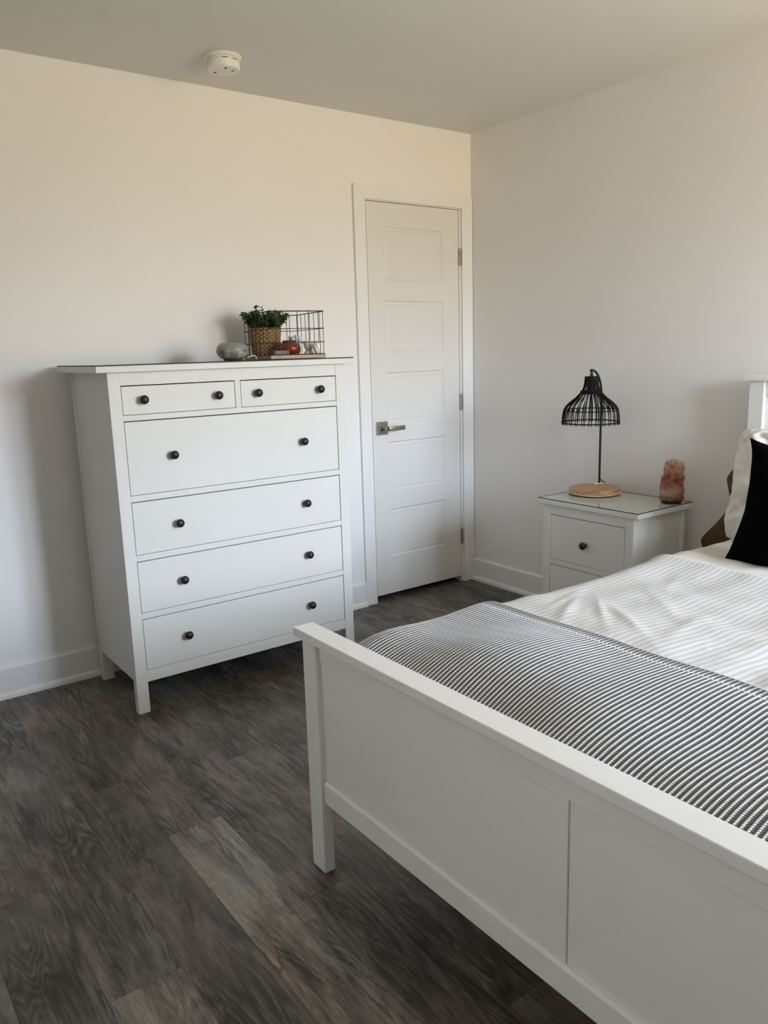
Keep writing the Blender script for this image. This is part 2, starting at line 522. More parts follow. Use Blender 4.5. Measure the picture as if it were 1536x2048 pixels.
def bm_lathe(bm, prof, seg=32, cx=0, cy=0, close=True):
    rings = []
    for r, z in prof:
        rings.append([bm.verts.new((cx + r*math.cos(2*PI*i/seg), cy + r*math.sin(2*PI*i/seg), z)) for i in range(seg)])
    for a, b in zip(rings, rings[1:]):
        for i in range(seg):
            j = (i+1) % seg
            bm.faces.new((a[i], a[j], b[j], b[i]))
    if close:
        bm.faces.new(rings[0][::-1])
        bm.faces.new(rings[-1])

def lathe(name, mat, parent, prof, loc=(0, 0, 0), seg=32, smooth=True):
    bm = bmesh.new()
    bm_lathe(bm, prof, seg)
    o = bm_obj(name, bm, mat, parent, loc, False)
    if smooth:
        smooth_by_angle(o)
    return o

def smooth_by_angle(o, ang=0.7):
    me = o.data
    for p in me.polygons:
        p.use_smooth = True
    try:
        me.set_sharp_from_angle(angle=ang)
    except Exception:
        pass

def bm_tube(bm, pts, rad, seg=8, cap=True):
    pts = [Vector(p) for p in pts]
    rings = []
    prev = None
    for i, p in enumerate(pts):
        a = pts[max(0, i-1)]
        b = pts[min(len(pts)-1, i+1)]
        t = (b-a).normalized()
        ref = prev if prev is not None else (Vector((0, 0, 1)) if abs(t.z) < 0.9 else Vector((1, 0, 0)))
        n = (ref - t*ref.dot(t))
        if n.length < 1e-5:
            n = t.orthogonal()
        n.normalize()
        prev = n
        bi = t.cross(n)
        r = rad[i] if isinstance(rad, (list, tuple)) else rad
        rings.append([bm.verts.new(p + (n*math.cos(2*PI*k/seg) + bi*math.sin(2*PI*k/seg))*r) for k in range(seg)])
    for a, b in zip(rings, rings[1:]):
        for k in range(seg):
            j = (k+1) % seg
            bm.faces.new((a[k], a[j], b[j], b[k]))
    if cap:
        bm.faces.new(rings[0][::-1])
        bm.faces.new(rings[-1])

def tube(name, mat, parent, pts, rad, seg=8, loc=None):
    bm = bmesh.new()
    bm_tube(bm, pts, rad, seg)
    o = bm_obj(name, bm, mat, parent, loc)
    smooth_by_angle(o)
    return o

def grid_mesh(name, P, UV=None, smooth=True):
    """P: (n,m,3) array -> mesh"""
    n, m = P.shape[:2]
    idx = np.arange(n*m).reshape(n, m)
    f = np.stack([idx[:-1, :-1], idx[1:, :-1], idx[1:, 1:], idx[:-1, 1:]], -1).reshape(-1, 4)
    me = bpy.data.meshes.new(name)
    me.from_pydata(P.reshape(-1, 3).tolist(), [], f.tolist())
    if UV is not None:
        lay = me.uv_layers.new(name='UVMap')
        flat = UV.reshape(-1, 2)[f.reshape(-1)]
        lay.data.foreach_set('uv', flat.astype(np.float32).ravel())
    if smooth:
        me.polygons.foreach_set('use_smooth', [True]*len(me.polygons))
    me.update()
    return me

# ------------------------------------------------------------------ room shell
XL, YF, H = -3.45, -4.30, 2.452
T = 0.12
floor = tag(box('floor', M['subfloor'], None, XL, 0, YF, T, -0.06, -0.008, 0), kind='structure')
PW, PL = 0.1625, 1.31
tone = {}   # (column, index) brightness seen in the photo
seam = [-1.357, -1.830, -2.270]
bright = {(0, -1.357): 0.72, (1, -1.830): 1.55, (1, -0.52): 1.0, (3, -1.337): 1.50, (4, -1.820): 1.10, (5, 0): 1.2}
full_mesh = {}
ncol = 0
for k in range(-9, 19):
    xa = -2.8985 + PW*k
    xb = xa + PW
    xa2, xb2 = max(xa, XL), min(xb, 0.0)
    if xb2 - xa2 < 0.01:
        continue
    s0 = seam[k % 3] + (0.02 if k >= 3 else 0.0) + (0.0 if 0 <= k <= 4 else random.uniform(-0.12, 0.12))
    ys = s0 + PL*3
    while ys > YF:
        ya, yb = max(ys-PL, YF), min(ys, T)
        if yb - ya > 0.012:
            g = 0.0003
            w_, l_ = xb2-xa2-2*g*0.5, yb-ya-g
            key = (round(w_, 4), round(l_, 4))
            if key not in full_mesh:
                bm = bmesh.new()
                bm_box(bm, 0, w_, 0, l_, -0.008, 0.0, 0.0004, 1)
                me = bpy.data.meshes.new('plank')
                bm.to_mesh(me)
                bm.free()
                me.materials.append(M['floor'])
                full_mesh[key] = me
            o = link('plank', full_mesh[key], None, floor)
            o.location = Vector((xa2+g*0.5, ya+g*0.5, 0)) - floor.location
            c = random.uniform(0.80, 1.12)
            # planks whose tone the photo shows
            yc = (ya+yb)/2
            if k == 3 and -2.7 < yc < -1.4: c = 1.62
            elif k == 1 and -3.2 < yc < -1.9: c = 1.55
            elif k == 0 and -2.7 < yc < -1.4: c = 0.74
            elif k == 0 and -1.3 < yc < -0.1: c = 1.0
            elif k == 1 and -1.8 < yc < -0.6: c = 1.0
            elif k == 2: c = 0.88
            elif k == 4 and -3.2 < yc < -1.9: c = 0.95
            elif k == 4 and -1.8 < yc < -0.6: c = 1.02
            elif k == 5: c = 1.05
            t = random.uniform(-0.03, 0.03)
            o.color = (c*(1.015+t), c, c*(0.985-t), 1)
        ys -= PL

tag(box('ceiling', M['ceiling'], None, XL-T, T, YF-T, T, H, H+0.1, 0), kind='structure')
# back wall with the door opening
DX0, DX1, DTOP = -0.7075, -0.0810, 2.0710
def wall_holes(name, mat, axis_boxes):
    bm = bmesh.new()
    for b in axis_boxes:
        bm_box(bm, *b)
    return tag(bm_obj(name, bm, mat), kind='structure')
wall_holes('wall_back', M['wall'], [(XL-T, DX0, 0, T, -0.06, H), (DX1, T, 0, T, -0.06, H), (DX0, DX1, 0, T, DTOP, H)])
tag(box('wall_door_backing', M['dark'], None, DX0-0.05, DX1+0.05, T+0.001, T+0.03, -0.06, DTOP+0.05, 0), kind='structure')  # black panel fills the opening, stands in for the dark behind the door
tag(box('wall_right', M['wall'], None, 0, T, YF-T, 0, -0.06, H, 0), kind='structure')
HY0, HY1, HZ = -1.20, -0.22, 2.07        # added dark doorway in the left wall, out of frame, dims the chest's side
wall_holes('wall_left', M['wall'], [(XL-T, XL, YF-T, HY0, -0.06, H), (XL-T, XL, HY1, 0, -0.06, H), (XL-T, XL, HY0, HY1, HZ, H)])
tag(box('wall_added_hall', M['dark'], None, XL-T-0.63, XL-T-0.60, HY0-0.1, HY1+0.1, -0.06, HZ+0.1, 0), kind='structure')  # added black hall shell, takes bounce light away from the chest
tag(box('ceiling_added_hall', M['dark'], None, XL-T-0.60, XL-T-0.001, HY0-0.1, HY1+0.1, HZ+0.01, HZ+0.03, 0), kind='structure')
tag(box('floor_added_hall', M['subfloor'], None, XL-T-0.60, XL, HY0, HY1, -0.06, -0.001, 0), kind='structure')
for yy in (HY0-0.03, HY1+0.001):
    tag(box('wall_added_hall', M['dark'], None, XL-T-0.60, XL-T-0.001, yy, yy+0.029, -0.06, HZ+0.01, 0), kind='structure')
WX0, WX1, WZ0, WZ1 = -1.12, -0.05, 0.80, 2.22
wall_holes('wall_front', M['wall'], [(XL, WX0, YF-T, YF, -0.06, H), (WX1, 0, YF-T, YF, -0.06, H),
                                     (WX0, WX1, YF-T, YF, WZ1, H), (WX0, WX1, YF-T, YF, -0.06, WZ0)])
win = tag(box('window_1', M['trim'], None, WX0-0.07, WX1+0.07, YF, YF+0.05, WZ0-0.03, WZ0, 0.003), kind='structure')
for a in ((WX0-0.07, WX0, YF, YF+0.018, WZ0, WZ1+0.07), (WX1, WX1+0.07, YF, YF+0.018, WZ0, WZ1+0.07), (WX0, WX1, YF, YF+0.018, WZ1, WZ1+0.07)):
    box('window_casing', M['trim'], win, *a, 0.002)
for a in ((WX0, WX0+0.05, YF-T, YF-0.04, WZ0, WZ1), (WX1-0.05, WX1, YF-T, YF-0.04, WZ0, WZ1), (WX0+0.05, WX1-0.05, YF-T, YF-0.04, WZ1-0.05, WZ1),
          (WX0+0.05, WX1-0.05, YF-T, YF-0.04, WZ0, WZ0+0.05), ((WX0+WX1)/2-0.03, (WX0+WX1)/2+0.03, YF-T, YF-0.04, WZ0+0.05, WZ1-0.05)):
    box('window_sash', M['trim'], win, *a, 0.002)

# baseboards: board with eased top plus a shoe strip
def baseboard(name, a, b, along='x', face=0.0):
    h, t = 0.129, 0.014
    prof = [(0, 0), (t, 0), (t, h-0.006), (t-0.003, h-0.001), (t-0.006, h), (0, h)]
    shoe = [(0, 0), (0.011, 0), (0.011, 0.012), (0.009, 0.019), (0.004, 0.025), (0, 0.026)]
    def ext(pr, off, nm, parent):
        bm = bmesh.new()
        ends = []
        for s in (a, b):
            vs_ = []
            for d, z in pr:
                d += off
                vs_.append(bm.verts.new((s, -d, z) if along == 'x' else (-d, s, z)))
            ends.append(vs_)
        n = len(pr)
        for i in range(n):
            j = (i+1) % n
            bm.faces.new((ends[0][i], ends[0][j], ends[1][j], ends[1][i]))
        bm.faces.new(ends[0])
        bm.faces.new(ends[1][::-1])
        return bm_obj(nm, bm, M['trim'], parent)
    o = tag(ext(prof, 0.0, name, None), kind='structure')
    ext(shoe, 0.014, 'shoe_strip', o)
    return o
baseboard('baseboard_back', XL, -0.7785, 'x')
baseboard('baseboard_right', YF, -0.016, 'y')
bl = baseboard('baseboard_left', HY0, YF, 'y')
bl.rotation_euler = (0, 0, PI)
bl.location = (XL, YF+HY0, 0)

# door casing (mitred), jamb, slab
def prism(name, mat, parent, pts_xz, y0, y1, bev=0.0015):
    bm = bmesh.new()
    a = [bm.verts.new((x, y0, z)) for x, z in pts_xz]
    b = [bm.verts.new((x, y1, z)) for x, z in pts_xz]
    n = len(a)
    bm.faces.new(a)
    bm.faces.new(b[::-1])
    for i in range(n):
        j = (i+1) % n
        bm.faces.new((a[i], b[i], b[j], a[j]))
    bmesh.ops.recalc_face_normals(bm, faces=bm.faces)
    if bev:
        bmesh.ops.bevel(bm, geom=list(bm.edges), offset=bev, segments=2, profile=0.5, affect='EDGES')
    return bm_obj(name, bm, mat, parent)
CX0, CX1, CZ1 = -0.7785, -0.0030, 2.1335
trim = tag(prism('trim_1', M['trim'], None, [(CX0, CZ1), (CX1, CZ1), (DX1+0.003, DTOP-0.001), (DX0-0.003, DTOP-0.001)], -0.015, 0.0), kind='structure')
prism('casing_side', M['trim'], trim, [(CX0, 0.0), (CX0, CZ1), (DX0-0.003, DTOP-0.001), (DX0-0.003, 0.0)], -0.015, 0.0)
prism('casing_side', M['trim'], trim, [(CX1, 0.0), (CX1, CZ1), (DX1+0.003, DTOP-0.001), (DX1+0.003, 0.0)], -0.015, 0.0)
SX0, SX1, SZ0, SZ1 = -0.6975, -0.0930, 0.034, 2.0620
box('door_jamb', M['trim'], trim, DX0, SX0-0.003, 0.0, T, 0.0, DTOP, 0.001)
box('door_jamb', M['trim'], trim, SX1+0.004, DX1, 0.0, T, 0.0, DTOP, 0.001)
box('door_jamb', M['trim'], trim, SX0-0.003, SX1+0.004, 0.0, T, SZ1+0.0035, DTOP, 0.001)

def make_door():
    yf = 0.001
    px0, px1 = -0.596, -0.208
    tops = [0.5020 + 0.3618*i for i in range(5)]
    hh = 0.2620
    bm = bmesh.new()
    zs = [SZ0] + [z for t in tops for z in (t-hh, t)] + [SZ1]
    xs = [SX0, px0, px1, SX1]
    for i in range(3):
        for j in range(len(zs)-1):
            if i == 1 and j % 2 == 1:
                continue
            q = [bm.verts.new((x, yf, z)) for x, z in ((xs[i], zs[j]), (xs[i+1], zs[j]), (xs[i+1], zs[j+1]), (xs[i], zs[j+1]))]
            bm.faces.new(q)
    # edges and rear
    for (xa, za, xb, zb) in ((SX0, SZ0, SX1, SZ0), (SX1, SZ0, SX1, SZ1), (SX1, SZ1, SX0, SZ1), (SX0, SZ1, SX0, SZ0)):
        bm.faces.new([bm.verts.new(c) for c in ((xa, yf, za), (xb, yf, zb), (xb, yf+0.035, zb), (xa, yf+0.035, za))])
    bm.faces.new([bm.verts.new((x, yf+0.035, z)) for x, z in ((SX0, SZ0), (SX0, SZ1), (SX1, SZ1), (SX1, SZ0))])
    bmesh.ops.remove_doubles(bm, verts=bm.verts, dist=1e-5)
    d = tag(bm_obj('door_1', bm, M['door']), kind='structure')
    rings = [(0.0, 0.0), (0.006, 0.0055), (0.0125, 0.0060), (0.020, 0.0035), (0.023, 0.0050), (0.027, 0.0050)]
    for t in tops:
        bm = bmesh.new()
        prev = None
        for ins, dep in rings:
            r = [bm.verts.new((x, yf+dep, z)) for x, z in ((px0+ins, t-hh+ins), (px1-ins, t-hh+ins), (px1-ins, t-ins), (px0+ins, t-ins))]
            if prev:
                for i in range(4):
                    j = (i+1) % 4
                    bm.faces.new((prev[i], prev[j], r[j], r[i]))
            prev = r
        bm.faces.new(prev)
        bm_obj('panel', bm, M['door'], d)
    # hinges: barrel knuckles with two leaf edges
    for zc in (1.822, 1.043, 0.272):
        h = lathe('hinge', M['nickel'], d, [(0.003, -0.045), (0.0055, -0.043), (0.0055, -0.015), (0.0048, -0.0145), (0.0055, -0.014), (0.0055, 0.014), (0.0048, 0.0145), (0.0055, 0.015), (0.0055, 0.043), (0.003, 0.045)], (SX1+0.004, -0.004, zc), 12)
        bm = bmesh.new()
        bm_box(bm, -0.0045, -0.001, 0.0030, 0.006, -0.042, 0.042, 0.0005, 1)
        bm_box(bm, 0.002, 0.0075, 0.0025, 0.006, -0.042, 0.042, 0.0005, 1)
        bm_obj('leaf_plate', bm, M['nickel'], h)
    # square rose and flat lever
    r = box('door_handle', M['nickel'], d, -0.6755, -0.6065, -0.009, 0.001, 0.905, 0.9735, 0.0012)
    rc = Vector((-0.6410, 0, 0.939))
    bm = bmesh.new()
    bm_tube(bm, [rc+Vector((0, -0.009, 0)), rc+Vector((0, -0.050, 0))], 0.011, 16)
    bm_box(bm, rc.x-0.012, rc.x+0.006, -0.060, -0.044, rc.z-0.012, rc.z+0.012, 0.001, 1)
    bm_box(bm, rc.x-0.004, rc.x+0.112, -0.060, -0.050, rc.z-0.0115, rc.z+0.0115, 0.0015, 2)
    lv = bm_obj('lever', bm, M['nickel'], r)
    lv.location = -r.location
    smooth_by_angle(lv)
    t_ = lathe('privacy_pin', M['ceramic'], r, [(0.0026, 0), (0.0026, 0.004), (0.001, 0.005)], Vector((-0.661, -0.009, 0.937)) - r.location, 10)
    t_.rotation_euler = (PI/2, 0, 0)
    return d
make_door()

# ------------------------------------------------------------------ furniture helpers
def knob(parent_drawer, root, x, y, z, facing, r=0.0165):
    """mushroom knob; facing 'y' looks to -y, 'x' looks to -x"""
    prof = [(0.0085, 0.0), (0.0075, 0.006), (0.0072, 0.011), (r*0.86, 0.0145), (r, 0.020), (r*0.97, 0.0245), (r*0.80, 0.0295), (r*0.45, 0.0325), (0.001, 0.0335)]
    base = parent_drawer.location + root.location
    k = lathe('knob', M['knob'], parent_drawer, prof, Vector((x, y, z)) - base, 20)
    k.rotation_euler = (PI/2, 0, 0) if facing == 'y' else (0, -PI/2, 0)
    return k

# ------------------------------------------------------------------ chest of drawers
def make_chest():
    X0, X1 = -2.2000, -1.2030
    YB, YFc = -0.055, -0.514
    t = thing('chest_of_drawers', (-1.70, -0.2836, 0), 'tall white chest of six drawers with black round knobs, left of the door', 'chest of drawers')
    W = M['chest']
    lw = 0.0445
    box('top_board', W, t, -2.2420, -1.1640, -0.5336, -0.0340, 1.2875, 1.3100, 0.002)
    for xa in (X0, X1-lw):
        box('leg', W, t, xa, xa+lw, YFc, YFc+0.034, 0.0, 1.2875, 0.0015)
        box('leg', W, t, xa, xa+lw, YB-0.036, YB, 0.0, 1.2875, 0.0015)
    box('side_panel', W, t, X0+0.003, X0+0.018, YFc+0.034, YB-0.036, 0.127, 1.2875, 0.0008)
    box('side_panel', W, t, X1-0.018, X1-0.003, YFc+0.034, YB-0.036, 0.127, 1.2875, 0.0008)
    box('back_panel', W, t, X0+0.018, X1-0.018, YB-0.010, YB-0.004, 0.127, 1.2875, 0.0005)
    xa, xb = X0+lw, X1-lw
    for z0, z1 in ((1.2405, 1.2875), (1.1140, 1.1345), (0.8190, 0.8420), (0.5950, 0.6180), (0.3710, 0.3940), (0.1220, 0.1675)):
        box('rail', W, t, xa, xb, YFc+0.001, YFc+0.022, z0, z1, 0.0008)
    box('divider', W, t, -1.7125, -1.6895, YFc+0.001, YFc+0.022, 1.1345, 1.2405, 0.0008)
    g = 0.0022
    cols = [(xa, -1.7125), (-1.6895, xb)]
    rows = [(0.8420, 1.1140), (0.6180, 0.8190), (0.3940, 0.5950), (0.1675, 0.3710)]
    spec = [(a, b, 1.1345, 1.2405, (kx,), None) for (a, b), kx in zip(cols, (0, 1))]
    kn = {0: (-2.0800, -1.7900), 1: (-1.6210, -1.3340)}
    def drawer(a, b, z0, z1, ks, kz):
        d = box('drawer', W, t, a+g, b-g, YFc+0.0018, YFc+0.020, z0+0.0016, z1-0.0036, 0.0012)
        bx = box('drawer_box', M['dark'], d, a+0.012, b-0.012, YFc+0.0205, YB-0.03, z0+0.004, z1-0.012, 0)
        bx.location = Vector(((a+b)/2, (YFc+0.0205+YB-0.03)/2, (z0+z1-0.008)/2)) - d.location - t.location
        for kx in ks:
            knob(d, t, kx, YFc+0.0018, kz, 'y')
    for i, (a, b) in enumerate(cols):
        drawer(a, b, 1.1345, 1.2405, kn[i], 1.1880)
    for (z0, z1), kz in zip(rows, (0.9790, 0.7195, 0.4965, 0.2735)):
        drawer(xa, xb, z0, z1, (-1.9840, -1.4235), kz)
    return t
make_chest()

def glass_top(name, x0, x1, y0, y1, z, label):
    bm = bmesh.new()
    bm_box(bm, x0, x1, y0, y1, z, z+0.004)
    o = bm_obj(name, bm, M['glass'])
    o.data.materials.append(M['glassedge'])
    for p in o.data.polygons:
        if abs(p.normal.z) < 0.5:
            p.material_index = 1
    return tag(o, label, 'glass top')
glass_top('glass_top', -2.2400, -1.1660, -0.5320, -0.0360, 1.3104, 'clear glass sheet lying on top of the tall white chest')

# ------------------------------------------------------------------ nightstand
def make_nightstand():
    XF = -0.4250
    t = thing('nightstand', (-0.24, -1.172, 0), 'white two-drawer nightstand between the door and the bed, lamp on top', 'nightstand')
    W = M['white']
    lw = 0.043
    Y0, Y1 = -1.4190, -0.9300
    box('top_board', W, t, -0.4325, -0.0525, -1.4420, -0.9020, 0.6385, 0.6600, 0.002)
    for ya in (Y0, Y1-lw):
        box('leg', W, t, XF, XF+0.034, ya, ya+lw, 0.0, 0.6385, 0.004, 3)
        box('leg', W, t, -0.096, -0.062, ya, ya+lw, 0.0, 0.6385, 0.002)
    for ya in (Y0+0.003, Y1-0.018):
        box('side_panel', W, t, XF+0.034, -0.096, ya, ya+0.015, 0.11, 0.6385, 0.0008)
    box('back_panel', W, t, -0.076, -0.070, Y0+0.018, Y1-0.018, 0.11, 0.6385, 0.0005)
    ya, yb = Y0+lw, Y1-lw
    for z0, z1 in ((0.5955, 0.6385), (0.3655, 0.3890), (0.1120, 0.1590)):
        box('rail', W, t, XF+0.001, XF+0.021, ya, yb, z0, z1, 0.0008)
    g = 0.0020
    for z0, z1 in ((0.3890, 0.5955), (0.1590, 0.3655)):
        d = box('drawer', W, t, XF+0.0018, XF+0.019, ya+g, yb-g, z0+0.0014, z1-0.0032, 0.0012)
        bx = box('drawer_box', M['dark'], d, XF+0.0195, -0.09, ya+0.012, yb-0.012, z0+0.004, z1-0.012, 0)
        bx.location = Vector(((XF+0.0195-0.09)/2, (ya+yb)/2, (z0+z1-0.008)/2)) - d.location - t.location
        knob(d, t, XF+0.0018, (ya+yb)/2, 0.4850 if z0 > 0.3 else 0.262, 'x')
    return t
make_nightstand()
glass_top('glass_top', -0.4310, -0.0540, -1.4405, -0.9035, 0.6604, 'clear glass sheet lying on top of the white nightstand')

# ------------------------------------------------------------------ bed
BY0, BY1 = -3.3450, -1.6760      # near side, far side (cap ends)
def make_bed():
    t = thing('bed_frame', (-1.10, -2.51, 0), 'white wooden bed frame with panelled footboard and headboard', 'bed')
    W = M['white']
    XO = -2.1610
    # footboard
    box('footboard_cap', W, t, XO, XO+0.0590, BY0, BY1, 0.6370, 0.6600, 0.0022)
    fx = -2.1490
    for ya, yb in ((-1.7580, -1.6990), (BY0+0.023, BY0+0.082)):
        box('leg', W, t, fx, fx+0.032, ya, yb, 0.0, 0.6370, 0.0018)
    ya, yb = BY0+0.082, -1.7580
    box('upper_rail', W, t, fx+0.0085, fx+0.026, ya, yb-0.006, 0.5860, 0.6370, 0.0012)
    box('lower_rail', W, t, fx+0.0030, fx+0.029, ya, yb-0.006, 0.2020, 0.2660, 0.0055, 1)
    box('panel', W, t, fx+0.0105, fx+0.023, -2.5515, yb-0.010, 0.2600, 0.5845, 0.0022)
    box('panel', W, t, fx+0.0140, fx+0.026, ya, -2.5535, 0.2600, 0.5866, 0.0006)
    bm = bmesh.new()
    bm_box(bm, fx+0.020, fx+0.029, yb-0.030, yb+0.001, 0.2, 0.637)
    bm_obj('batten', bm, W, t, -t.location)
    # side rails
    for yy in (BY1-0.052, BY0+0.030):
        box('side_rail', W, t, fx+0.033, -0.115, yy, yy+0.022, 0.21, 0.40, 0.001)
    # headboard
    box('headboard_cap', W, t, -0.1000, -0.0300, BY0, -1.6630, 1.1810, 1.2010, 0.002)
    for ya, yb in ((-1.7430, -1.6840), (BY0+0.023, BY0+0.082)):
        box('post', W, t, -0.0900, -0.0450, ya, yb, 0.0, 1.1810, 0.0018)
    ya, yb = BY0+0.082, -1.7430
    box('head_rail', W, t, -0.0800, -0.0550, ya, yb, 1.1270, 1.1810, 0.0015)
    box('head_rail', W, t, -0.0800, -0.0550, ya, yb, 0.30, 0.40, 0.0015)
    n = 3
    for i in range(n):
        p0, p1 = ya+(yb-ya)*i/n, ya+(yb-ya)*(i+1)/n
        box('head_panel', W, t, -0.0680, -0.0580, p0+0.0006, p1-0.0006, 0.40, 1.1270, 0.0015)
    return t
make_bed()

# ------------------------------------------------------------------ bedding (numpy height fields wrapped over the mattress)
def wob(shape_s, shape_x, comps, seed):
    r = np.random.default_rng(seed)
    out = np.zeros(np.broadcast(shape_s, shape_x).shape)
    for amp, kx, ky, cnt in comps:
        for _ in range(cnt):
            a = r.uniform(0, 2*PI)
            fx = kx*r.uniform(0.5, 1.2)*math.cos(a)
            fy = ky*r.uniform(0.5, 1.2)*math.sin(a)
            out += amp/cnt**0.5*np.sin(fx*shape_x + fy*shape_s + r.uniform(0, 2*PI))
    return out

def cross_section(s, y_far, y_near, ztop, hang, rad):
    """arc-length s from the hanging hem on the far side, over the top, down the near side -> y, z, ny, nz"""
    L1 = hang
    La = rad*PI/2
    Lt = (y_far - rad) - (y_near + rad)
    y = np.empty_like(s); z = np.empty_like(s); ny = np.empty_like(s); nz = np.empty_like(s)
    a = s < L1
    y[a] = y_far; z[a] = ztop - rad - (L1 - s[a]); ny[a] = 1; nz[a] = 0
    b = (s >= L1) & (s < L1+La)
    t = (s[b]-L1)/rad
    y[b] = y_far - rad + rad*np.cos(t); z[b] = ztop - rad + rad*np.sin(t); ny[b] = np.cos(t); nz[b] = np.sin(t)
    c = (s >= L1+La) & (s < L1+La+Lt)
    y[c] = y_far - rad - (s[c]-L1-La); z[c] = ztop; ny[c] = 0; nz[c] = 1
    d = (s >= L1+La+Lt) & (s < L1+2*La+Lt)
    t = (s[d]-L1-La-Lt)/rad
    y[d] = y_near + rad - rad*np.sin(t); z[d] = ztop - rad + rad*np.cos(t); ny[d] = -np.sin(t); nz[d] = np.cos(t)
    e = s >= L1+2*La+Lt
    y[e] = y_near; z[e] = ztop - rad - (s[e]-L1-2*La-Lt); ny[e] = -1; nz[e] = 0
    return y, z, ny, nz

def bed_relief(x, y):
    """the shared top surface of the duvet: soft swells, rounded foot end"""
    h = 0.008*np.sin(3.1*x+1.3)*np.sin(2.3*y+0.4) + wob(y, x, [(0.0050, 9, 9, 6), (0.0022, 22, 18, 7)], 11)
    # the foot of the bed is lumpier: soft rolls in the folded bedding under the throw
    f = np.clip((-1.45 - x)/0.25, 0, 1)
    h = h + f*(0.007*np.sin(11.0*x + 5.0*y + 0.6) + 0.006*np.sin(7.5*y - 9.0*x + 2.1) + 0.004*np.sin(17*y + 4*x))
    e = np.clip((x + 2.095)/0.26, 0, 1)
    h = h - 0.075*(1-e)**2.2
    return h

TOPZ, RAD, YFAR, YNEAR = 0.607, 0.105, -1.690, -3.330
TOTAL = 2*0.16 + RAD*PI + (YFAR-RAD)-(YNEAR+RAD)
def drape(name, mat, xs, ds, off, extra=None, hang=0.16, ytrim=None):
    tot = 2*hang + RAD*PI + (YFAR-RAD)-(YNEAR+RAD)
    s = np.arange(0, tot, ds)
    y, z, ny, nz = cross_section(s, YFAR+off*0, YNEAR, TOPZ, hang, RAD)
    Y, X = np.meshgrid(y, xs, indexing='ij')
    Z = np.repeat(z[:, None], len(xs), 1)
    NY = np.repeat(ny[:, None], len(xs), 1)
    NZ = np.repeat(nz[:, None], len(xs), 1)
    Sg = np.repeat(s[:, None], len(xs), 1)
    h = bed_relief(X, Y) + off
    if extra is not None:
        h = h + extra(X, Y, Sg)
    # the far side swells a little in and out as the cloth hangs
    P = np.stack([X, Y + NY*h*np.where(NZ < 0.5, 0.45, 1.0), Z + NZ*h], -1)
    UV = np.stack([xs.max() - X, Sg], -1)
    return link(name, grid_mesh(name, P, UV), mat)

def solidify(o, th):
    md = o.modifiers.new('thickness', 'SOLIDIFY')
    md.thickness = th
    md.offset = -1

# mattress with fitted sheet
mt = thing('mattress', (-1.08, -2.51, 0.26), 'white sheeted mattress on the bed, bare near the pillows', 'mattress')
box('mattress_body', M['sheet'], mt, -2.070, -0.112, -3.300, -1.720, 0.245, 0.520, 0.05, 5)
smooth_by_angle(bpy.data.objects['mattress_body'])

def sheet_extra(X, Y, Sg):
    return wob(Y, X, [(0.0045, 30, 24, 7), (0.0018, 70, 55, 8)], 33)
fs = drape('fitted_sheet', M['sheet'], np.linspace(-0.80, -0.112, 120), 0.010, -0.009, sheet_extra, hang=0.10)
fs.parent = mt
fs.location = -mt.location

def duvet_extra(X, Y, Sg):
    h = np.zeros_like(X)
    # creases running out from under the throw
    r = np.random.default_rng(5)
    for (cx, cy, ln, ang, wd, am) in ((-1.50, -1.92, 0.26, 0.55, 0.016, 0.014), (-1.46, -2.00, 0.24, 0.75, 0.014, 0.013), (-1.44, -1.85, 0.18, 0.35, 0.012, 0.010),
                                      (-1.47, -2.10, 0.24, 0.95, 0.018, 0.014), (-1.40, -2.22, 0.22, 0.2, 0.02, 0.009), (-1.52, -2.56, 0.34, 0.12, 0.028, 0.020),
                                      (-1.50, -2.66, 0.34, 0.02, 0.024, 0.018), (-1.36, -2.42, 0.30, -0.2, 0.03, 0.008), (-1.25, -2.05, 0.26, 0.9, 0.02, 0.007),
                                      (-1.05, -1.95, 0.2, 0.4, 0.018, 0.006), (-1.15, -2.35, 0.3, 0.5, 0.03, 0.006)):
        c, s_ = math.cos(ang), math.sin(ang)
        u = (X-cx-0.10)*c + (Y-cy)*s_
        v = -(X-cx-0.10)*s_ + (Y-cy)*c
        h += 0.36*am*np.exp(-(u/ln*1.8)**2 - (v/wd)**2)
    h += wob(Y, X, [(0.0016, 48, 40, 8)], 21)
    # puffed rolled head edge
    e = (-0.705 - X)
    h += 0.007*np.exp(-((e-0.03)/0.030)**2)
    h -= 0.045*np.clip((0.025-e)/0.025, 0, 1)**1.5
    return h
dv = drape('duvet', M['duvet'], np.linspace(-2.088, -0.705, 270), 0.0075, 0.0, duvet_extra)
solidify(dv, 0.012)
tag(dv, 'white duvet with faint grey pinstripes spread over the bed', 'duvet')

def throw_extra(X, Y, Sg):
    ph = Sg/ROW
    fr = ph - np.floor(ph)
    return 0.0017*np.cos(2*PI*(fr-0.5))*np.clip((-1.562-X)/0.012, 0, 1)
th = drape('throw_blanket', M['throw'], np.linspace(-2.086, -1.562, 116), ROW/6, 0.0135, throw_extra, hang=0.13)
solidify(th, 0.010)
tag(th, 'grey and white ribbed knit throw blanket across the foot of the bed', 'blanket')

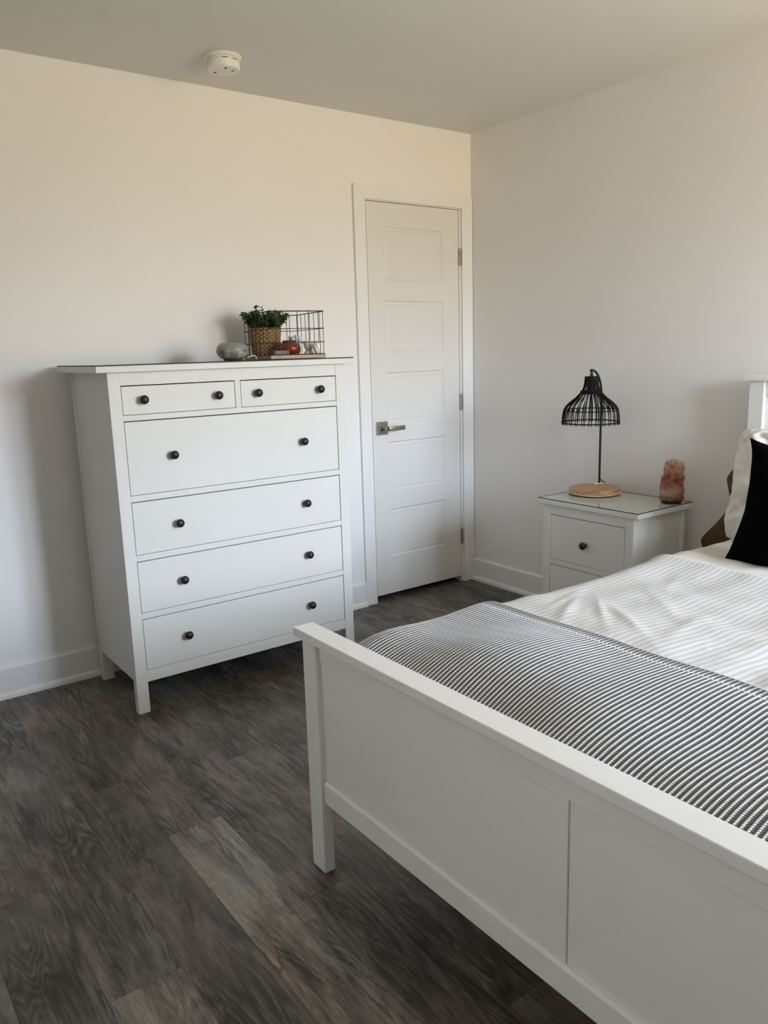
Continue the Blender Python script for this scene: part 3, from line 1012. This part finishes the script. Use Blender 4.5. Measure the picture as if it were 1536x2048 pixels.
# ------------------------------------------------------------------ pillows
def pillow_mesh(name, w, h, tk, n=36, pinch=0.07, pinch_low=0.03, rnd=0.0, folds=0.0, seed=1, wr=0.006, sag=0.0):
    """pillow standing in its own x(width) z(height) plane, thickness in y, base edge at z=0"""
    u = np.linspace(-1, 1, n)
    V, U = np.meshgrid(u, u, indexing='ij')
    ex = 1 - pinch*(1-V**2)**1.0*1.0
    ez = 1 - np.where(V < 0, pinch_low, pinch)*(1-U**2)
    px = U*w/2*ex
    pz = V*h/2*ez + h/2
    px = px*(1 - rnd*np.abs(V)**7)
    pz = (pz-h/2)*(1 - rnd*np.abs(U)**7) + h/2
    prof = np.clip((1-np.abs(U)**2.6), 0, 1)**0.55*np.clip((1-np.abs(V)**2.6), 0, 1)**0.55
    prof = prof*(1 - sag*V)
    wv = wob(V*h, U*w, [(wr, 38, 30, 7), (wr*0.5, 85, 70, 8)], seed)*np.clip(prof*2, 0, 1)
    rad = wr*0.9*np.sin(9*np.arctan2(V, U)+seed)*np.clip((U*U+V*V)-0.5, 0, 1)*prof
    # pleats running in from the upper corners
    pl = folds*np.sin(34*np.arctan2(1.25-V, 1.25-np.abs(U)))*np.exp(-((1-np.abs(U))**2+(1-V)**2)/0.45)*np.clip(prof*3, 0, 1)
    wv = wv + pl
    A = np.stack([px, -tk/2*prof + wv + rad, pz], -1)
    B = np.stack([px, tk/2*prof + wv*0.6, pz], -1)
    bm = bmesh.new()
    for G, flip in ((A, False), (B, True)):
        vv = [[bm.verts.new(G[i, j]) for j in range(n)] for i in range(n)]
        for i in range(n-1):
            for j in range(n-1):
                q = (vv[i][j], vv[i][j+1], vv[i+1][j+1], vv[i+1][j])
                bm.faces.new(q[::-1] if flip else q)
    bmesh.ops.remove_doubles(bm, verts=bm.verts, dist=2e-4)
    bmesh.ops.recalc_face_normals(bm, faces=bm.faces)
    me = bpy.data.meshes.new(name)
    bm.to_mesh(me)
    bm.free()
    for p in me.polygons:
        p.use_smooth = True
    return me

def place_pillow(name, me, mat, base, lean, yaw=0.0, roll=0.0):
    """pillow face looks to -x (towards the foot of the bed) and leans back by `lean`"""
    o = link(name, me, mat)
    m = Matrix.Translation(base) @ Matrix.Rotation(yaw, 4, 'Z') @ Matrix.Rotation(-PI/2, 4, 'Z') @ Matrix.Rotation(-lean, 4, 'X') @ Matrix.Rotation(roll, 4, 'Y')
    o.matrix_world = m
    return o

wp = place_pillow('pillow', pillow_mesh('pillow', 0.70, 0.445, 0.240, 60, 0.05, seed=3, wr=0.010, rnd=0.07, folds=0.008), M['whitecloth'], Vector((-0.275, -2.056, 0.580)), math.radians(11))
tag(wp, 'large white pillow leaning on the headboard behind the black cushion', 'pillow')
bc = place_pillow('cushion', pillow_mesh('cushion', 0.47, 0.440, 0.20, 40, 0.19, seed=8, wr=0.003), M['blackcloth'], Vector((-0.560, -2.123, 0.582)), math.radians(17), 0.0)
tag(bc, 'black square cushion at the front of the bed pillows', 'cushion')

def make_brown_pillow():
    """brown pillow squeezed behind the white one, its end creased to a waist; outline in y,z at the bed's far side"""
    yl = [(-1.560, 0.500), (-1.545, 0.530), (-1.568, 0.562), (-1.610, 0.610), (-1.652, 0.668), (-1.668, 0.700), (-1.652, 0.755), (-1.640, 0.800), (-1.668, 0.842), (-1.684, 0.856), (-1.672, 0.866), (-1.705, 0.895)]
    n, m = 64, 30
    zs = np.array([p[1] for p in yl]); ys = np.array([p[0] for p in yl])
    zz = np.linspace(zs[0], zs[-1], n)
    left = np.interp(zz, zs, ys)
    for _ in range(3):
        left[1:-1] = (left[:-2]+2*left[1:-1]+left[2:])/4
    right = np.full(n, -2.35)
    t = np.linspace(0, 1, m)**1.4
    Y = left[:, None] + (right-left)[:, None]*t[None, :]
    Z = np.repeat(zz[:, None], m, 1) + 0.0*Y
    v = np.linspace(-1, 1, n)[:, None]
    prof = np.clip(1-np.abs(v)**3, 0, 1)**0.6*np.clip(t[None, :]*6, 0, 1)**0.6
    waist = 1 - 0.35*np.exp(-((Z-0.705)/0.03)**2)
    wv = wob(Z, Y, [(0.004, 60, 40, 7)], 4)*np.clip(prof*1.5, 0, 1)
    gather = np.arctan2(Z-0.705, 0.05+np.clip(left[:, None]-Y, 0, 1))
    wv = wv + 0.009*np.sin(15*gather + 0.6)*np.clip(prof*1.5, 0, 1)*np.clip(np.abs(Z-0.705)/0.06, 0, 1)
    xc = -0.150 + (Z-0.515)*0.03
    th_ = 0.040*prof*waist
    bm = bmesh.new()
    for sg in (-1, 1):
        G = np.stack([xc + sg*th_ + wv, Y, Z], -1)
        vv = [[bm.verts.new(G[i, j]) for j in range(m)] for i in range(n)]
        for i in range(n-1):
            for j in range(m-1):
                bm.faces.new((vv[i][j], vv[i][j+1], vv[i+1][j+1], vv[i+1][j]))
    bmesh.ops.remove_doubles(bm, verts=bm.verts, dist=3e-4)
    o = bm_obj('pillow', bm, M['browncloth'], smooth=True)
    return tag(o, 'olive brown creased pillow squeezed between the headboard and the white pillow', 'pillow')
make_brown_pillow()

# ------------------------------------------------------------------ table lamp
def make_lamp():
    bx, by, bz = -0.178, -1.018, 0.6648
    t = thing('table_lamp', (bx, by, bz), 'black rattan table lamp with round wooden base on the nightstand', 'lamp')
    R = 0.116
    lathe('base', M['lampwood'], t, [(R-0.004, 0.0), (R, 0.003), (R, 0.0225), (R-0.003, 0.0262), (0.02, 0.027)], seg=64)
    px, py = 0.0937, 0.0480           # the stem stands at the back edge
    zt = 1.224 - bz
    qx, qy = -0.020, 0.015            # the shade hangs a little toward the room
    pts = [(px, py, 0.027), (px, py, 0.20), (px, py, 0.38), (px, py, 0.435)]
    for k in range(1, 15):
        a = k/14*PI/2
        f = 1-math.cos(a)
        pts.append((px+(qx-px)*f, py+(qy-py)*f, 0.435+(zt-0.435)*math.sin(a)))
    pts.append((qx+(qx-px)*0.06, qy+(qy-py)*0.06, zt))
    tube('stem', M['wire'], t, pts, 0.0052, 12)
    sh = lathe('shade', M['rattan'], t, [(0.0285, 0.520), (0.0305, 0.518), (0.0310, 0.530), (0.0290, 0.5325)], (qx, qy, 0), seg=28)
    prof = [(0.0290, 0.532), (0.0300, 0.510), (0.0340, 0.485), (0.0450, 0.462), (0.0680, 0.438), (0.0930, 0.418), (0.1110, 0.400), (0.1205, 0.382), (0.1245, 0.360), (0.1260, 0.340), (0.1272, 0.318)]
    nr = 52
    bm = bmesh.new()
    bm_tube(bm, [(r, 0, z) for r, z in prof], [0.0011, 0.0012, 0.0013, 0.0016, 0.0019, 0.0021, 0.0022, 0.0022, 0.0021, 0.0020, 0.0020], 5)
    rib = bpy.data.meshes.new('rib')
    bm.to_mesh(rib)
    bm.free()
    rib.materials.append(M['rattan'])
    for p in rib.polygons:
        p.use_smooth = True
    ribm = [rib]
    for k in range(nr):
        o = link('rib', rib, None, sh)
        o.rotation_euler = (0, 0, 2*PI*k/nr + (0.018 if k % 2 else -0.018))
    def ring(r, z, rad):
        bm = bmesh.new()
        seg, ms = 48, 6
        V = [[bm.verts.new(((r+rad*math.cos(2*PI*j/ms))*math.cos(2*PI*i/seg), (r+rad*math.cos(2*PI*j/ms))*math.sin(2*PI*i/seg), z+rad*math.sin(2*PI*j/ms))) for j in range(ms)] for i in range(seg)]
        for i in range(seg):
            for j in range(ms):
                bm.faces.new((V[i][j], V[(i+1) % seg][j], V[(i+1) % seg][(j+1) % ms], V[i][(j+1) % ms]))
        bm_obj('ring', bm, M['rattan'], sh, smooth=True)
    for r, z, rad in ((0.0475, 0.458, 0.0042), (0.0455, 0.466, 0.0035), (0.1218, 0.382, 0.0024), (0.1275, 0.327, 0.0032)):
        ring(r, z, rad)
    lathe('socket', M['wire'], t, [(0.012, 0.455), (0.019, 0.46), (0.019, 0.515), (0.012, 0.520), (0.0055, 0.545), (0.0055, zt)], (qx, qy, 0), seg=20)
    lathe('end_cap', M['wire'], t, [(0.002, zt-0.006), (0.0085, zt-0.005), (0.0085, zt+0.004), (0.002, zt+0.006)], (qx, qy, 0), seg=14)
    # cords: black lead at the stem foot, white lead wound round the base
    tube('cord', M['wire'], t, [(px+0.004, py-0.003, 0.048), (px+0.012, py-0.010, 0.038), (px+0.018, py-0.018, 0.031), (px+0.020, py-0.020, 0.0285)], 0.0022, 6)
    w_ = []
    for k in range(25):
        a = math.radians(150 + 150*k/24)
        w_.append(((R+0.0022)*math.cos(a), (R+0.0022)*math.sin(a), 0.0035 + 0.006*abs(k-12)/12))
    tag(tube('cord', M['cordwhite'], t, w_, 0.0018, 6), 'white cord wound round the wooden base')
    tg = []
    for k in range(7):
        f = k/6
        tg.append((px-0.040+0.052*f, py-0.003-0.028*f, 0.0295+0.001*math.sin(f*PI)))
    tag(tube('cord_clip', M['cordwhite'], t, tg, [0.003, 0.0034, 0.0034, 0.003, 0.002, 0.0018, 0.0018], 8), 'white cord clip on the base')
make_lamp()

# ------------------------------------------------------------------ salt lamp
def make_salt():
    t = thing('salt_lamp', (-0.118, -1.3810, 0.6648), 'pink rock salt lamp on the nightstand corner', 'lamp')
    lathe('foot', M['blackfoot'], t, [(0.040, 0.0), (0.043, 0.002), (0.043, 0.010), (0.039, 0.012)], seg=32)
    lathe('wooden_base', M['saltwood'], t, [(0.043, 0.0105), (0.0505, 0.0125), (0.0530, 0.018), (0.0520, 0.0235), (0.046, 0.026)], seg=40)
    from mathutils import noise as mn
    hz = [0, .04, .10, .20, .32, .45, .52, .57, .62, .70, .78, .86, .92, .96, .985, 1.0]
    hw = [.0445, .0475, .0490, .0495, .0490, .0485, .0470, .0435, .0415, .0405, .0400, .0385, .0345, .0270, .0170, .001]
    sh_ = [0, 0, 0, 0, 0, 0, .001, .004, .0055, .006, .0065, .0065, .006, .005, .004, .003]
    nz_, na = 64, 72
    bm = bmesh.new()
    rows = []
    for i in range(nz_):
        z = (i/(nz_-1))
        z = 1-(1-z)**1.25
        hr = np.interp(z, hz, hw)
        sx = np.interp(z, hz, sh_)
        row = []
        for k in range(na):
            a = 2*PI*k/na
            ca, sa = math.cos(a), math.sin(a)
            e = (abs(ca)**3.2 + abs(sa)**3.2)**(-1/3.2)       # squared-off section
            e = 1 + (e-1)*0.55
            d = Vector((ca, sa, z*2.2))
            n_ = mn.noise(d*1.6+Vector((0, 4, 0)))*0.0045 + mn.noise(d*4.1+Vector((3, 1, 2)))*0.0030 + mn.noise(d*10)*0.0013
            r_ = max(0.0005, hr*e*0.93 + n_*min(1, hr/0.02))
            # the upper half sits to the wall side
            row.append(bm.verts.new((r_*ca + sx*0.80, r_*sa - sx*0.60, 0.0245 + z*0.1585 + n_*0.4)))
        rows.append(row)
    for a, b in zip(rows, rows[1:]):
        for k in range(na):
            bm.faces.new((a[k], a[(k+1) % na], b[(k+1) % na], b[k]))
    bm.faces.new(rows[0][::-1])
    bm.faces.new(rows[-1])
    rk = bm_obj('rock', bm, M['salt'], t, smooth=True)
make_salt()

# ------------------------------------------------------------------ smoke detector
def make_detector():
    t = thing('smoke_detector', (-1.594, -0.347, H), 'round white smoke detector on the ceiling', 'smoke detector')
    lathe('mounting_ring', M['whiteplastic'], t, [(0.060, 0.0), (0.0705, -0.0005), (0.0705, -0.008), (0.067, -0.0115), (0.058, -0.012)], seg=48)
    b = lathe('housing', M['whiteplastic'], t, [(0.055, -0.011), (0.0630, -0.0125), (0.0635, -0.019), (0.0615, -0.0195), (0.0615, -0.0215), (0.0635, -0.022), (0.0630, -0.044), (0.0595, -0.0490), (0.050, -0.0505), (0.002, -0.0515)], seg=56)
    for a, ln in ((2.2, 0.012), (4.5, 0.014), (5.6, 0.009)):
        bm = bmesh.new()
        bm_box(bm, -ln/2, ln/2, -0.0018, 0.0018, -0.0525, -0.0505)
        s = bm_obj('vent_slot', bm, M['dark'], b)
        s.rotation_euler = (0, 0, a)
        s.location = (0.036*math.cos(a), 0.036*math.sin(a), 0)
    for a in (-1.9, -1.2, -0.5):
        bm = bmesh.new()
        bm_box(bm, 0.060, 0.0628, -0.011, 0.011, -0.0215, -0.0195)
        s = bm_obj('side_vent', bm, M['dark'], b)
        s.rotation_euler = (0, 0, a)
make_detector()

# ------------------------------------------------------------------ things on the chest
GZ = 1.3148
def make_diffuser():
    t = thing('aroma_diffuser', (-1.632, -0.345, GZ), 'squat grey marbled aroma diffuser beside the wire basket', 'diffuser')
    lathe('foot', M['blackfoot'], t, [(0.036, 0.0), (0.038, 0.001), (0.036, 0.005)], seg=32)
    lathe('body', M['marble'], t, [(0.034, 0.004), (0.046, 0.009), (0.057, 0.019), (0.063, 0.030), (0.0650, 0.040), (0.0645, 0.0435)], seg=48)
    lathe('cover', M['frost'], t, [(0.0640, 0.0436), (0.0638, 0.046), (0.0615, 0.054), (0.055, 0.063), (0.046, 0.0685), (0.034, 0.0705), (0.010, 0.0708), (0.006, 0.069), (0.001, 0.0688)], seg=48)
    pts = [(0.050+0.030*k/16+0.012*math.sin(PI*k/16), -0.030-0.022*k/16, 0.010+0.010*math.sin(PI*k/16)-0.007*k/16) for k in range(17)]
    tag(tube('cord', M['whiteplastic'], t, pts, 0.0022, 6), 'pale power cord')
make_diffuser()

BA = -0.170
BC = Vector((-1.356, -0.280, GZ))
def bloc(x, y, z=0.0):
    """basket-local point to world"""
    c, s = math.cos(BA), math.sin(BA)
    return Vector((BC.x + c*x - s*y, BC.y + s*x + c*y, BC.z + z))
def make_basket():
    t = thing('wire_basket', BC, 'black wire basket with wooden bottom on the tall chest', 'basket', rotz=BA)
    hw, hd = 0.1230, 0.1790
    bm = bmesh.new()
    bm_box(bm, -hw+0.002, hw-0.002, -hd+0.002, hd-0.002, 0.0, 0.0150, 0.0015, 2)
    bm_obj('wooden_board', bm, M['traywood'], t)
    def rect(z, r=0.022, gx=0.0, rad=0.0017):
        pts = []
        for cx, cy, a0 in ((hw-r, hd-r, 0), (-hw+r, hd-r, 90), (-hw+r, -hd+r, 180), (hw-r, -hd+r, 270)):
            for k in range(5):
                a = math.radians(a0+90*k/4)
                pts.append((cx+r*math.cos(a), cy+r*math.sin(a), z))
        pts.append(pts[0])
        return tube('wire', M['wire'], t, pts, rad, 6)
    top = 0.1905
    rect(top, rad=0.0021)
    rect(0.121, rad=0.0015)
    rect(0.066, rad=0.0015)
    rect(0.0170, rad=0.0018)
    bm = bmesh.new()
    bm_tube(bm, [(0, 0, 0.017), (0, 0, top)], 0.0014, 6)
    me = bpy.data.meshes.new('wire')
    bm.to_mesh(me)
    bm.free()
    me.materials.append(M['wire'])
    spots = []
    nx, ny = 5, 7
    for k in range(nx):
        x = -hw+0.026 + (2*hw-0.052)*k/(nx-1)
        spots += [(x, -hd), (x, hd)]
    for k in range(ny):
        y = -hd+0.026 + (2*hd-0.052)*k/(ny-1)
        spots += [(-hw, y), (hw, y)]
    for x, y in spots:
        link('wire', me, None, t, (x, y, 0))
make_basket()
BZ = GZ + 0.0152

def make_plant():
    p = Vector((-1.396, -0.190, BZ))
    t = thing('potted_plant', p, 'leafy green plant in a woven straw pot inside the wire basket', 'plant')
    # woven pot: over-under relief in real geometry
    nz_, nt_ = 52, 144
    zz = np.linspace(0.0, 0.1120, nz_)
    aa = np.linspace(0, 2*PI, nt_, endpoint=False)
    A, Zg = np.meshgrid(aa, zz)
    R = 0.0580 + 0.0130*(Zg/0.112)
    row = np.floor(Zg/0.0090)
    rel = 0.0022*np.cos(16*A + PI*(row % 2))*np.sin(PI*((Zg/0.0090) % 1.0))
    R = R + rel
    P = np.stack([R*np.cos(A), R*np.sin(A), Zg], -1)
    bm = bmesh.new()
    vv = [[bm.verts.new(P[i, j]) for j in range(nt_)] for i in range(nz_)]
    for i in range(nz_-1):
        for j in range(nt_):
            k = (j+1) % nt_
            bm.faces.new((vv[i][j], vv[i][k], vv[i+1][k], vv[i+1][j]))
    bm.faces.new(vv[0][::-1])
    o = bm_obj('pot', bm, M['weave'], t, smooth=True)
    lathe('pot_rim', M['weave'], t, [(0.064, 0.108), (0.072, 0.109), (0.0735, 0.113), (0.071, 0.1165), (0.063, 0.116)], seg=48)
    lathe('soil', M['soil'], t, [(0.065, 0.100), (0.065, 0.104), (0.03, 0.108), (0.002, 0.109)], seg=32)
    # stems with small oval leaves in pairs
    r = random.Random(3)
    leaf = bmesh.new()
    stem = bmesh.new()
    def add_leaf(pos, dirv, size):
        d = dirv.normalized()
        up = Vector((0, 0, 1))
        s = d.cross(up)
        if s.length < 0.05:
            s = Vector((1, 0, 0))
        s.normalize()
        n = s.cross(d).normalized()
        n = (n + s*r.uniform(-0.5, 0.5)).normalized()
        s = d.cross(n).normalized()
        rows = []
        for f, wd, lift in ((0.0, 0.06, 0), (0.25, 0.34, 0.03), (0.55, 0.42, 0.05), (0.82, 0.25, 0.02), (1.0, 0.02, -0.05)):
            c = pos + d*(size*f) + n*(size*lift)
            rows.append([leaf.verts.new(c - s*(size*wd)), leaf.verts.new(c - n*(size*0.10*wd*2)), leaf.verts.new(c + s*(size*wd))])
        for a, b in zip(rows, rows[1:]):
            leaf.faces.new((a[0], a[1], b[1], b[0]))
            leaf.faces.new((a[1], a[2], b[2], b[1]))
    def sprig(base, ang, tilt, ln, sz):
        pts = []
        for k in range(8):
            f = k/7
            tl = tilt*(0.45+0.75*f)
            pts.append(base + Vector((math.cos(ang)*math.sin(tl), math.sin(ang)*math.sin(tl), math.cos(tl)))*(ln*f))
        bm_tube(stem, pts, 0.0011, 4)
        for k in range(2, 8):
            d = (pts[k]-pts[k-1]).normalized()
            ph = r.uniform(0, 2*PI)
            for q in range(2 if k < 7 else 3):
                a = ph + q*PI*(1 if k < 7 else 0.667)
                o_ = d.orthogonal().normalized()
                o2 = d.cross(o_)
                sd = o_*math.cos(a) + o2*math.sin(a)
                add_leaf(pts[k], sd*0.9 + d*r.uniform(0.3, 0.9), sz*r.uniform(0.75, 1.15))
    for k in range(120):
        rr = 0.060*math.sqrt(r.random())
        a = r.uniform(0, 2*PI)
        base = Vector((rr*math.cos(a), rr*math.sin(a), 0.106))
        sprig(base, a + r.uniform(-0.6, 0.6), r.uniform(0.02, 0.28) + rr*7.0, r.uniform(0.045, 0.088) - rr*0.10, 0.0165)
    # the taller shoots that stand clear
    for dx, dy, ln in ((-0.052, -0.01, 0.098), (-0.038, 0.0, 0.095), (0.004, 0.0, 0.098), (-0.060, 0.0, 0.070), (0.048, -0.02, 0.066)):
        sprig(Vector((dx*0.8, dy, 0.106)), r.uniform(0, 6), 0.12, ln, 0.0150)
    fo = bm_obj('foliage', leaf, M['leaf'], t)
    fo['kind'] = 'stuff'
    so = bm_obj('stems', stem, M['leafstem'], t)
    so['kind'] = 'stuff'
make_plant()

# small things in the basket
def make_burner():
    t = thing('clay_pot', (-1.356, -0.330, BZ), 'small glossy terracotta pot with dark rim inside the wire basket', 'pot')
    lathe('body', M['terracotta'], t, [(0.030, 0.0), (0.040, 0.004), (0.0475, 0.018), (0.0485, 0.030), (0.044, 0.042), (0.034, 0.0500), (0.026, 0.0530)], seg=40)
    lathe('rim', M['terradark'], t, [(0.025, 0.0520), (0.029, 0.0535), (0.030, 0.0590), (0.0265, 0.0610), (0.022, 0.0590), (0.021, 0.0545)], seg=32)
make_burner()

def make_figurine():
    """white glazed ornament: a rounded body with a raised ring of petals"""
    t = thing('figurine', (-1.268, -0.236, BZ), 'white glazed ornament behind the terracotta pot in the basket', 'ornament')
    lathe('body', M['ceramic'], t, [(0.022, 0.0), (0.026, 0.003), (0.020, 0.016), (0.014, 0.032), (0.017, 0.046), (0.028, 0.054), (0.033, 0.060)], seg=32)
    bm = bmesh.new()
    for k in range(7):
        a = 2*PI*k/7
        t2 = bmesh.new()
        bmesh.ops.create_icosphere(t2, subdivisions=2, radius=1.0)
        for v in t2.verts:
            p = Vector((v.co.x*0.0125, v.co.y*0.0075, v.co.z*0.0145))
            p.rotate(Matrix.Rotation(a+PI/2, 3, 'Z'))
            v.co = p + Vector((0.026*math.cos(a), 0.026*math.sin(a), 0.066 + (0.006 if k % 2 else 0)))
        me = bpy.data.meshes.new('t'); t2.to_mesh(me); t2.free(); bm.from_mesh(me); bpy.data.meshes.remove(me)
    bm_obj('petals', bm, M['ceramic'], t, smooth=True)
    lathe('bud', M['ceramic'], t, [(0.014, 0.058), (0.019, 0.066), (0.015, 0.078), (0.006, 0.085), (0.001, 0.087)], seg=24)
make_figurine()

def make_cup():
    t = thing('cup', (-1.293, -0.383, BZ), 'pale green cup on a small white stand inside the wire basket', 'cup')
    lathe('stand', M['ceramic'], t, [(0.019, 0.0), (0.020, 0.001), (0.019, 0.013), (0.012, 0.0165)], seg=28)
    lathe('bowl', M['palecup'], t, [(0.010, 0.0165), (0.014, 0.019), (0.0195, 0.030), (0.0225, 0.046), (0.0228, 0.0555), (0.0212, 0.0560), (0.0195, 0.044), (0.012, 0.026), (0.002, 0.023)], seg=36)
make_cup()

def make_shell():
    bm = bmesh.new()
    bmesh.ops.create_icosphere(bm, subdivisions=4, radius=1.0)
    for v in bm.verts:
        d = v.co.copy()
        a = math.atan2(d.y, d.x)
        rr = 1 + 0.10*math.cos(7*a + 5*d.z)
        v.co = Vector((d.x*0.0165*rr, d.y*0.0165*rr, 0.0255 + d.z*0.0255))
    o = bm_obj('seashell', bm, M['ceramic'], None, (-1.2825, -0.4335, BZ+0.0002), smooth=True)
    tag(o, 'small ridged white ornament at the front right of the wire basket', 'ornament')
make_shell()
bx = box('trinket_box', M['greybox'], None, -0.031, 0.031, -0.014, 0.014, 0.0, 0.0185, 0.001)
bx.location = Vector((-1.443, -0.407, BZ+0.0003+0.00925))
bx.rotation_euler = (0, 0, BA)
tag(bx, 'small flat grey box in front of the woven straw pot', 'box')
